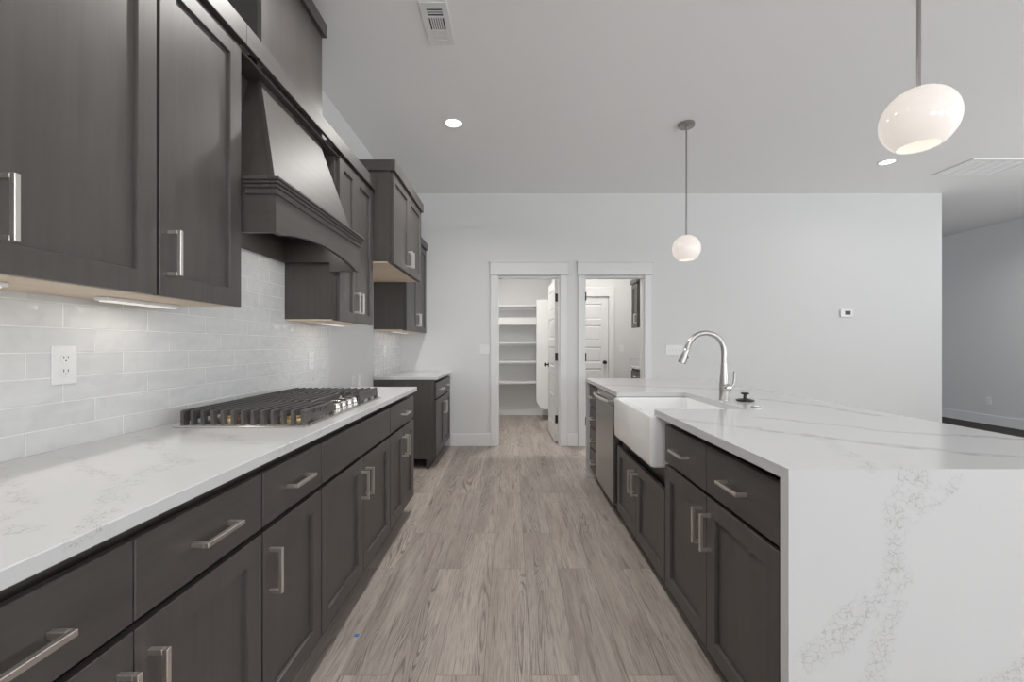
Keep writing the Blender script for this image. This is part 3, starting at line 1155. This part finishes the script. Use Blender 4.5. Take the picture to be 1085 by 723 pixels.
# dishwasher
y0, y1 = 2.998, 3.606
dwx = .700
dw = thing('dishwasher', 'stainless steel dishwasher in the island between the sink and the drawers', 'dishwasher', (dwx, (y0 + y1) / 2, 0))
obj('tub', B(dwx + .045, 1.28, y0 + .004, y1 - .004, .1, .868), M_DARK, dw)
obj('door', B(dwx, dwx + .044, y0 + .003, y1 - .003, .125, .805, bev=.003, seg=2), M_STEEL, dw)
bm = prism(bmesh.new(), [(dwx, .808), (dwx + .044, .808), (dwx + .044, .868), (dwx + .018, .868)], y0 + .003, y1 - .003, 'Y')
obj('control_panel', bm, M_STEEL, dw)
hp = []
for i in range(17):
    u = i / 16
    hp.append((dwx - .020 - .026 * math.sin(PI * u), y0 + .035 + u * (y1 - y0 - .07), .832))
bm = tube(bmesh.new(), hp, .0105, 14)
for yy in (y0 + .037, y1 - .037):
    tube(bm, [(dwx - .020, yy, .832), (dwx + .012, yy, .832)], .009, 12)
obj('handle', bm, M_NICKEL, dw, smooth_angle=50, label='bowed bright bar handle')
obj('toe_kick', B(dwx + .08, dwx + .10, y0 + .004, y1 - .004, 0, .1), M_KICK, dw)

y0, y1 = 3.612, 4.034
w = y1 - y0
isl_cab('dark island cabinet of four stacked drawers beside the far waterfall end', y0, y1,
        [(g3 + .02, w - g3, a, b_, [w / 2 + .01]) for a, b_ in ((IZ0, IZ1), (.492, .668), (.300, .480), (.10, .288))], [])

# faucet
FX, FY = 1.2126, 2.479
fa = thing('kitchen_faucet', 'tall brushed nickel pull down faucet behind the sink', 'faucet', (FX, FY, .914))
bm = bmesh.new()
lathe(bm, [(0, .9141), (.0285, .9141), (.0285, .918), (.0250, .921), (.0245, 1.0), (.0215, 1.04), (.0165, 1.105), (.0152, 1.12), (0, 1.12)], (FX, FY, 0), 28)
obj('body', bm, M_NICKEL_F, fa, smooth_angle=50)
R = .105
zc = 1.299 - R - .004
pp = [(FX, FY, 1.1203), (FX, FY, 1.15)]
for i in range(0, 21):
    a = math.radians(i * 8.2)
    pp.append((FX - R + R * math.cos(a), FY, zc + R * math.sin(a)))
lastp, prev = Vector(pp[-1]), Vector(pp[-2])
dirn = (lastp - prev).normalized()
pp.append(tuple(lastp + dirn * .015))
obj('spout', tube(bmesh.new(), pp, .0145, 20), M_NICKEL_F, fa, smooth_angle=50)
s0 = lastp + dirn * .0155
obj('spray_head', tube(bmesh.new(), [s0, s0 + dirn * .004, s0 + dirn * .02, s0 + dirn * .072, s0 + dirn * .086, s0 + dirn * .088],
                       [.014, .0158, .0165, .0215, .0215, .018], 24), M_NICKEL_F, fa, smooth_angle=50)
sd_ = s0 + dirn * .04
perp = Vector((-dirn.z, 0, dirn.x))
if perp.x < 0:
    perp = -perp
obj('spray_button', tube(bmesh.new(), [sd_ + perp * .014, sd_ + perp * .019 + dirn * .003, sd_ + perp * .022 + dirn * .012], [.007, .007, .004], 10), M_BLACK, fa, smooth_angle=50, label='small black spray button')
bm = bmesh.new()
lathe(bm, [(0, -.062), (.013, -.062), (.020, -.056), (.022, -.046), (.0205, -.022), (.016, -.0235), (0, -.0235)], (FX, FY, .985), 24, 'Y')
hd = obj('handle', bm, M_CHROME, fa, smooth_angle=50)
obj('lever', tube(bmesh.new(), [(FX + .014, FY - .044, .990), (FX + .027, FY - .046, .996), (FX + .033, FY - .046, 1.012), (FX + .036, FY - .046, 1.045), (FX + .038, FY - .046, 1.078)], [.008, .0075, .007, .007, .0078], 14), M_NICKEL_F, hd, smooth_angle=50)

px_, py_ = 1.30, 2.417
st = thing('sink_stopper', 'black rubber sink stopper with a round knob lying on the island', 'stopper', (px_, py_, .914))
bm = bmesh.new()
lathe(bm, [(0, .9142), (.040, .9142), (.046, .918), (.046, .922), (.030, .927), (.010, .930), (0, .930)], (px_, py_, 0), 32)
obj('disc', bm, M_RUBBER, st, smooth_angle=40)
bm = bmesh.new()
lathe(bm, [(0, .9302), (.010, .9302), (.009, .950), (.020, .953), (.022, .958), (.018, .962), (0, .962)], (px_, py_, 0), 24)
obj('knob', bm, M_RUBBER, st, smooth_angle=40)
ax_, ay_ = 1.222, 2.168
sw = thing('air_switch', 'small round chrome disposal button flush in the island top', 'button', (ax_, ay_, .914))
bm = bmesh.new()
lathe(bm, [(0, .9142), (.026, .9142), (.026, .9165), (.022, .919), (.016, .919), (.015, .9165), (0, .9165)], (ax_, ay_, 0), 28)
obj('collar', bm, M_CHROME, sw, smooth_angle=40)
bm = bmesh.new()
lathe(bm, [(0, .9167), (.0135, .9167), (.0135, .921), (.011, .923), (0, .923)], (ax_, ay_, 0), 24)
obj('push_button', bm, M_PLATE, sw, smooth_angle=40)

# ------------------------------------------------------------------ lamps and ceiling fittings
PX = 1.458


def pendant(y, label, zc=2.03, Rg=.113):
    t = thing('pendant_lamp', label, 'lamp', (PX, y, CEIL), 0, 'globe pendants over the island')
    bm = bmesh.new()
    lathe(bm, [(0, CEIL - .0002), (.066, CEIL - .0002), (.066, CEIL - .022), (.062, CEIL - .026), (.012, CEIL - .027), (.010, CEIL - .045), (0, CEIL - .045)], (PX, y, 0), 36)
    obj('canopy', bm, M_NICKEL_D, t, smooth_angle=40)
    bm = bmesh.new()
    zg = zc + Rg * 1.0
    lathe(bm, [(0, CEIL - .0452), (.0065, CEIL - .0452), (.0065, zg + .004), (.009, zg + .002), (.018, zg - .001), (0, zg - .002)], (PX, y, 0), 20)
    obj('rod', bm, M_NICKEL_D, t, smooth_angle=40)
    bm = bmesh.new()
    cutz = -.84
    prof = [(0.0185, zc + Rg * .985)]
    a0, a1 = math.radians(80), math.asin(cutz)
    for i in range(1, 33):
        a = a0 + (a1 - a0) * i / 32
        prof.append((Rg * math.cos(a), zc + Rg * math.sin(a)))
    r_in = Rg - .004
    for i in range(33):
        a = a1 + (a0 - a1) * i / 32
        prof.append((r_in * math.cos(a), zc + r_in * math.sin(a)))
    lathe(bm, prof, (PX, y, 0), 48)
    obj('globe', bm, M_OPAL, t, smooth_angle=60, label='glowing white opal glass globe open at the bottom')
    bm = bmesh.new()
    lathe(bm, [(0, zc - .04), (.02, zc - .034), (.03, zc - .015), (.028, zc + .008), (.014, zc + .04), (.012, zc + .07), (0, zc + .07)], (PX, y, 0), 20)
    obj('bulb', bm, M_BULB, t, smooth_angle=60)
    obj('socket', lathe(bmesh.new(), [(0, zc + .0705), (.015, zc + .0705), (.015, zg - .0025), (0, zg - .0025)], (PX, y, 0), 16), M_NICKEL_D, t)
    return t


pendant(1.554, 'nearest white globe pendant, large and hanging from a thin rod over the near island end')
pendant(3.62, 'farther white globe pendant with its round canopy showing on the ceiling')


def downlight(x, y, label, watts=9):
    t = thing('downlight', label, 'light', (x, y, CEIL), 0, 'recessed ceiling lights')
    bm = bmesh.new()
    lathe(bm, [(.064, CEIL - .0002), (.084, CEIL - .0002), (.084, CEIL - .004), (.070, CEIL - .006), (.064, CEIL - .003), (.064, CEIL - .0002)], (x, y, 0), 40)
    obj('trim_ring', bm, M_TRIM, t, smooth_angle=40)
    bm = bmesh.new()
    lathe(bm, [(0, CEIL - .0002), (.0635, CEIL - .0002), (.0635, CEIL - .002), (0, CEIL - .002)], (x, y, 0), 40)
    obj('lens', bm, M_LED, t)
    d = bpy.data.lights.new('downlight_glow', 'AREA')
    d.shape = 'DISK'
    d.size = .12
    d.spread = math.radians(150)
    d.energy = watts
    d.color = (1, .97, .93)
    o = bpy.data.objects.new('downlight_glow', d)
    o.location = (x, y, CEIL - .008)
    COL.objects.link(o)
    return t


downlight(-.485, 3.607, 'round recessed ceiling light above the aisle near the air vent', 16)
downlight(3.785, 4.375, 'round recessed ceiling light just below the big globe pendant in view', 1.6)
downlight(-.485, .9, 'unseen ceiling light added above the near aisle', 5)  # from here to the hall: unseen lights added to fill the room
downlight(-.485, 2.2, 'unseen ceiling light added above the aisle before the cooktop', 11)  # added out of view to brighten the left cabinets, wall and floor
downlight(3.785, 1.2, 'unseen ceiling light added over the dining side', 6)
downlight(-.485, -1.8, 'unseen ceiling light added above the aisle behind the viewer')
downlight(1.6, -1.8, 'unseen ceiling light added over the room behind the viewer')
downlight(3.785, -1.8, 'unseen ceiling light added over the far living side behind the viewer')
downlight(6.3, 5.2, 'unseen ceiling light added at the mouth of the hall', 13)  # out of view, there to brighten the hall wall
downlight(.1, 5.75, 'recessed ceiling light inside the pantry', 20)
downlight(1.35, 6.3, 'recessed ceiling light inside the laundry room', 18)

# supply register: louvred plate on the ceiling
vx0, vx1, vy0, vy1 = -.502, -.348, 2.33, 2.66
vt = thing('ceiling_vent', 'white three way air register on the ceiling above the aisle', 'vent', ((vx0 + vx1) / 2, (vy0 + vy1) / 2, CEIL))
zv = CEIL - .0002
obj('throat', B(vx0 + .02, vx1 - .02, vy0 + .02, vy1 - .02, zv - .002, zv), M_DARK, vt)
bm = bmesh.new()
zf0, zf1 = zv - .008, zv - .0021
box(bm, vx0, vx0 + .034, vy0, vy1, zf0, zf1, .001)
box(bm, vx1 - .034, vx1, vy0, vy1, zf0, zf1, .001)
for a, b_ in ((vy0, vy0 + .045), (vy0 + .098, vy0 + .112), (vy0 + .205, vy0 + .225), (vy1 - .045, vy1)):
    box(bm, vx0 + .034, vx1 - .034, a, b_, zf0, zf1, .001)
obj('frame', bm, M_TRIM, vt)
bm = bmesh.new()
for i in range(2):
    y = vy0 + .045 + .053 * (i + 1) / 3
    box(bm, vx0 + .034, vx1 - .034, y - .003, y + .003, zf0 + .001, zf1)
for i in range(6):
    x = vx0 + .034 + (vx1 - vx0 - .068) * (i + 1) / 7
    box(bm, x - .0037, x + .0037, vy0 + .112, vy0 + .205, zf0 + .001, zf1)
for i in range(5):
    y = vy0 + .225 + .06 * (i + .5) / 5
    box(bm, vx0 + .034, vx1 - .034, y - .0055, y + .0055, zf0 + .001, zf1)
obj('louvres', bm, M_TRIM, vt)
# return grille
rx0, rx1, ry0, ry1 = 4.557, 5.20, 4.28, 4.715
rt = thing('return_grille', 'wide white return air grille on the ceiling by the wall corner', 'vent', ((rx0 + rx1) / 2, (ry0 + ry1) / 2, CEIL))
obj('throat', B(rx0 + .03, rx1 - .03, ry0 + .03, ry1 - .03, zv - .002, zv), M_GRAY, rt)
bm = bmesh.new()
box(bm, rx0, rx0 + .03, ry0, ry1, zv - .012, zv, .002)
box(bm, rx1 - .03, rx1, ry0, ry1, zv - .012, zv, .002)
box(bm, rx0 + .03, rx1 - .03, ry0, ry0 + .03, zv - .012, zv, .002)
box(bm, rx0 + .03, rx1 - .03, ry1 - .03, ry1, zv - .012, zv, .002)
obj('frame', bm, M_CEIL, rt)
bm = bmesh.new()
for i in range(1, 5):
    x = rx0 + .03 + (rx1 - rx0 - .06) * i / 5
    box(bm, x - .008, x + .008, ry0 + .03, ry1 - .03, zv - .010, zv - .0021)
for i in range(14):
    y = ry0 + .03 + (ry1 - ry0 - .06) * (i + .5) / 14
    box(bm, rx0 + .03, rx1 - .03, y - .009, y + .009, zv - .008, zv - .0021)
obj('louvres', bm, M_CEIL, rt)

# ------------------------------------------------------------------ plates on the walls


def plate(name, label, cat, axis, c, w, h, rockers=0, outlets=0, group=None):
    """axis '+X': faces +X, '-Y': faces -Y, '-X': faces -X; c = centre on the wall"""
    t = thing(name, label, cat, c, {'-Y': 0, '+X': PI / 2, '-X': -PI / 2}[axis], group)
    obj('plate', B(-w / 2, w / 2, -.006, -.0003, -h / 2, h / 2, bev=.0018), M_PLATE, t, world=False)
    for i in range(rockers):
        x = (i - (rockers - 1) / 2) * .046
        sb = obj('toggle', B(x - .005, x + .005, -.012, -.0062, -.011, .011, bev=.001), M_PLATE, t, world=False)
    for i in range(outlets):
        z = .020 if i == 0 else -.020
        bm = bmesh.new()
        lathe(bm, [(0, -.0085), (.0155, -.0085), (.0165, -.0062), (0, -.0062)], (0, 0, z), 24, 'Y')
        rc = obj('receptacle', bm, M_PLATE, t, world=False, smooth_angle=40)
        bm = bmesh.new()
        for x in (-.0065, .0065):
            box(bm, x - .0011, x + .0011, -.0089, -.0086, z - .001, z + .007)
        lathe(bm, [(0, -.0089), (.0022, -.0089), (.0022, -.0086), (0, -.0086)], (0, 0, z - .007), 10, 'Y')
        obj('slots', bm, M_DARK, rc, world=False)
    return t


YO = F * -TX / (542 - 67)
plate('wall_outlet', 'white double outlet in the tile before the cooktop', 'outlet', '+X', (TX, YO, CH - (387 - 366) * YO / F), .074, .118, outlets=2)
plate('wall_outlet', 'white outlet in the tile behind the far end of the cooktop', 'outlet', '+X', (TX, 2.93, 1.12), .074, .118, outlets=2)
plate('wall_outlet', 'white outlet low on the bare wall of the refrigerator space, nearer the cooktop', 'outlet', '+X', (XL, 3.74, .90), .074, .118, outlets=2)
plate('wall_outlet', 'white outlet low on the bare wall of the refrigerator space, nearer the corner cabinet', 'outlet', '+X', (XL, 3.90, .90), .074, .118, outlets=2)
plate('wall_outlet', 'white outlet in the tile above the short corner counter', 'outlet', '+X', (TX, 4.62, 1.16), .074, .118, outlets=2)


def far_pt(x, y, Y=YF):
    return ((x - 542) * Y / F, Y, CH - (y - 366) * Y / F)


plate('light_switch', 'white two toggle switch plate between corner cabinet and pantry doorway', 'light switch', '-Y', far_pt(513.5, 370.5), .118, .118, rockers=2)
plate('light_switch', 'wide white four toggle switch plate behind the faucet', 'light switch', '-Y', far_pt(714.5, 371), .212, .118, rockers=4)
plate('light_switch', 'white single switch plate on the laundry back wall', 'light switch', '-Y', far_pt(658.5, 369.5, LYB), .074, .118, rockers=1)
YH = 6.71
plate('wall_outlet', 'white outlet above the baseboard on the hall wall', 'outlet', '-X', (XR, YH, .37), .074, .118, outlets=2)
c = far_pt(896, 332)
th = thing('thermostat', 'small white thermostat with a dark screen on the large wall', 'thermostat', c)
obj('case', B(-.075, .075, -.022, -.0003, -.048, .048, bev=.004), M_PLATE, th, world=False)
obj('screen', B(-.024, .044, -.0235, -.0222, -.022, .026, bev=.0004), M_GLASSB, th, world=False)

# ------------------------------------------------------------------ pantry shelving
SYF = 7.30
zs = [(1.90, .02, 0), (1.69, .02, .10), (1.275, .02, 0), (.955, .025, 0), (.605, .025, 0)]
labs = ['topmost thin white pantry shelf', 'thick fronted white pantry shelf, second from the top', 'middle white pantry shelf, third from the top',
        'white pantry shelf, second from the bottom', 'lowest white pantry shelf above the bare wall']
for (z, t_, fas), lb in zip(zs, labs):
    t = thing('pantry_shelf', lb, 'shelf', (0, PYB, z - t_), 0, 'shelves on the pantry back wall')
    obj('board', B(-.499, .424, SYF, PYB - .0005, z - t_, z, bev=.001), M_SHELF, t)
    if fas:
        obj('fascia', B(-.499, .424, SYF, SYF + .018, z - t_ - fas, z - t_ - .0002), M_SHELF, t)
    obj('cleat', B(-.499, .424, PYB - .02, PYB - .0005, z - t_ - .045, z - t_ - .0002), M_SHELF, t)
bm = bmesh.new()
prism(bm, [(.405 + .09, .19), (.699, .19), (.699, 1.96), (.405, 1.96), (.405, .31)], 7.02, 7.04, 'Y')
tag(obj('shelf_end_panel', bm, M_SHELF), 'tall white panel with a clipped corner closing the pantry shelves', 'panel')

# laundry cabinets seen through the second doorway
r = wall_cabinet('dark wall cabinet seen through the laundry doorway', (1.83, 6.62, 1.487), RM, .30, .72, LX1 - 1.83 - .001,
                 up_doors(.30, [], 'r', .65), (.655, .72, 1, 1), flange=(1, 1))
r = base_cabinet('dark base cabinet under the small laundry counter', (1.80, 6.54, 0), RM, .66, LX1 - 1.80 - .001,
                 [(g3, .66 - g3, ZR0, ZR1, [.33])], [(g3, .33 - .002, ZB, ZD1, .30, .55), (.332, .66 - g3, ZB, ZD1, .36, .55)], flange=(1, 1))
lt = thing('countertop', 'small white quartz counter in the laundry room', 'countertop', (1.98, 6.2, .884))
obj('top', B(1.785, LX1 - .001, 5.87, 6.555, .884, .914, bev=.002), M_QUARTZ_L, lt)
obj('side_splash', B(1.79, LX1 - .0205, 6.535, 6.553, .9142, 1.02), M_QUARTZ_L, lt)
obj('upstand', B(LX1 - .02, LX1 - .001, 5.87, 6.555, .9142, 1.01), M_QUARTZ_L, lt)

# scrap of blue tape on the floor
bm = B(-.662, -.644, 1.822, 1.840, .0003, .0012)
tag(obj('tape_scrap', bm, M_BLUE), 'tiny scrap of blue tape on the wood floor beside the cabinets', 'tape')
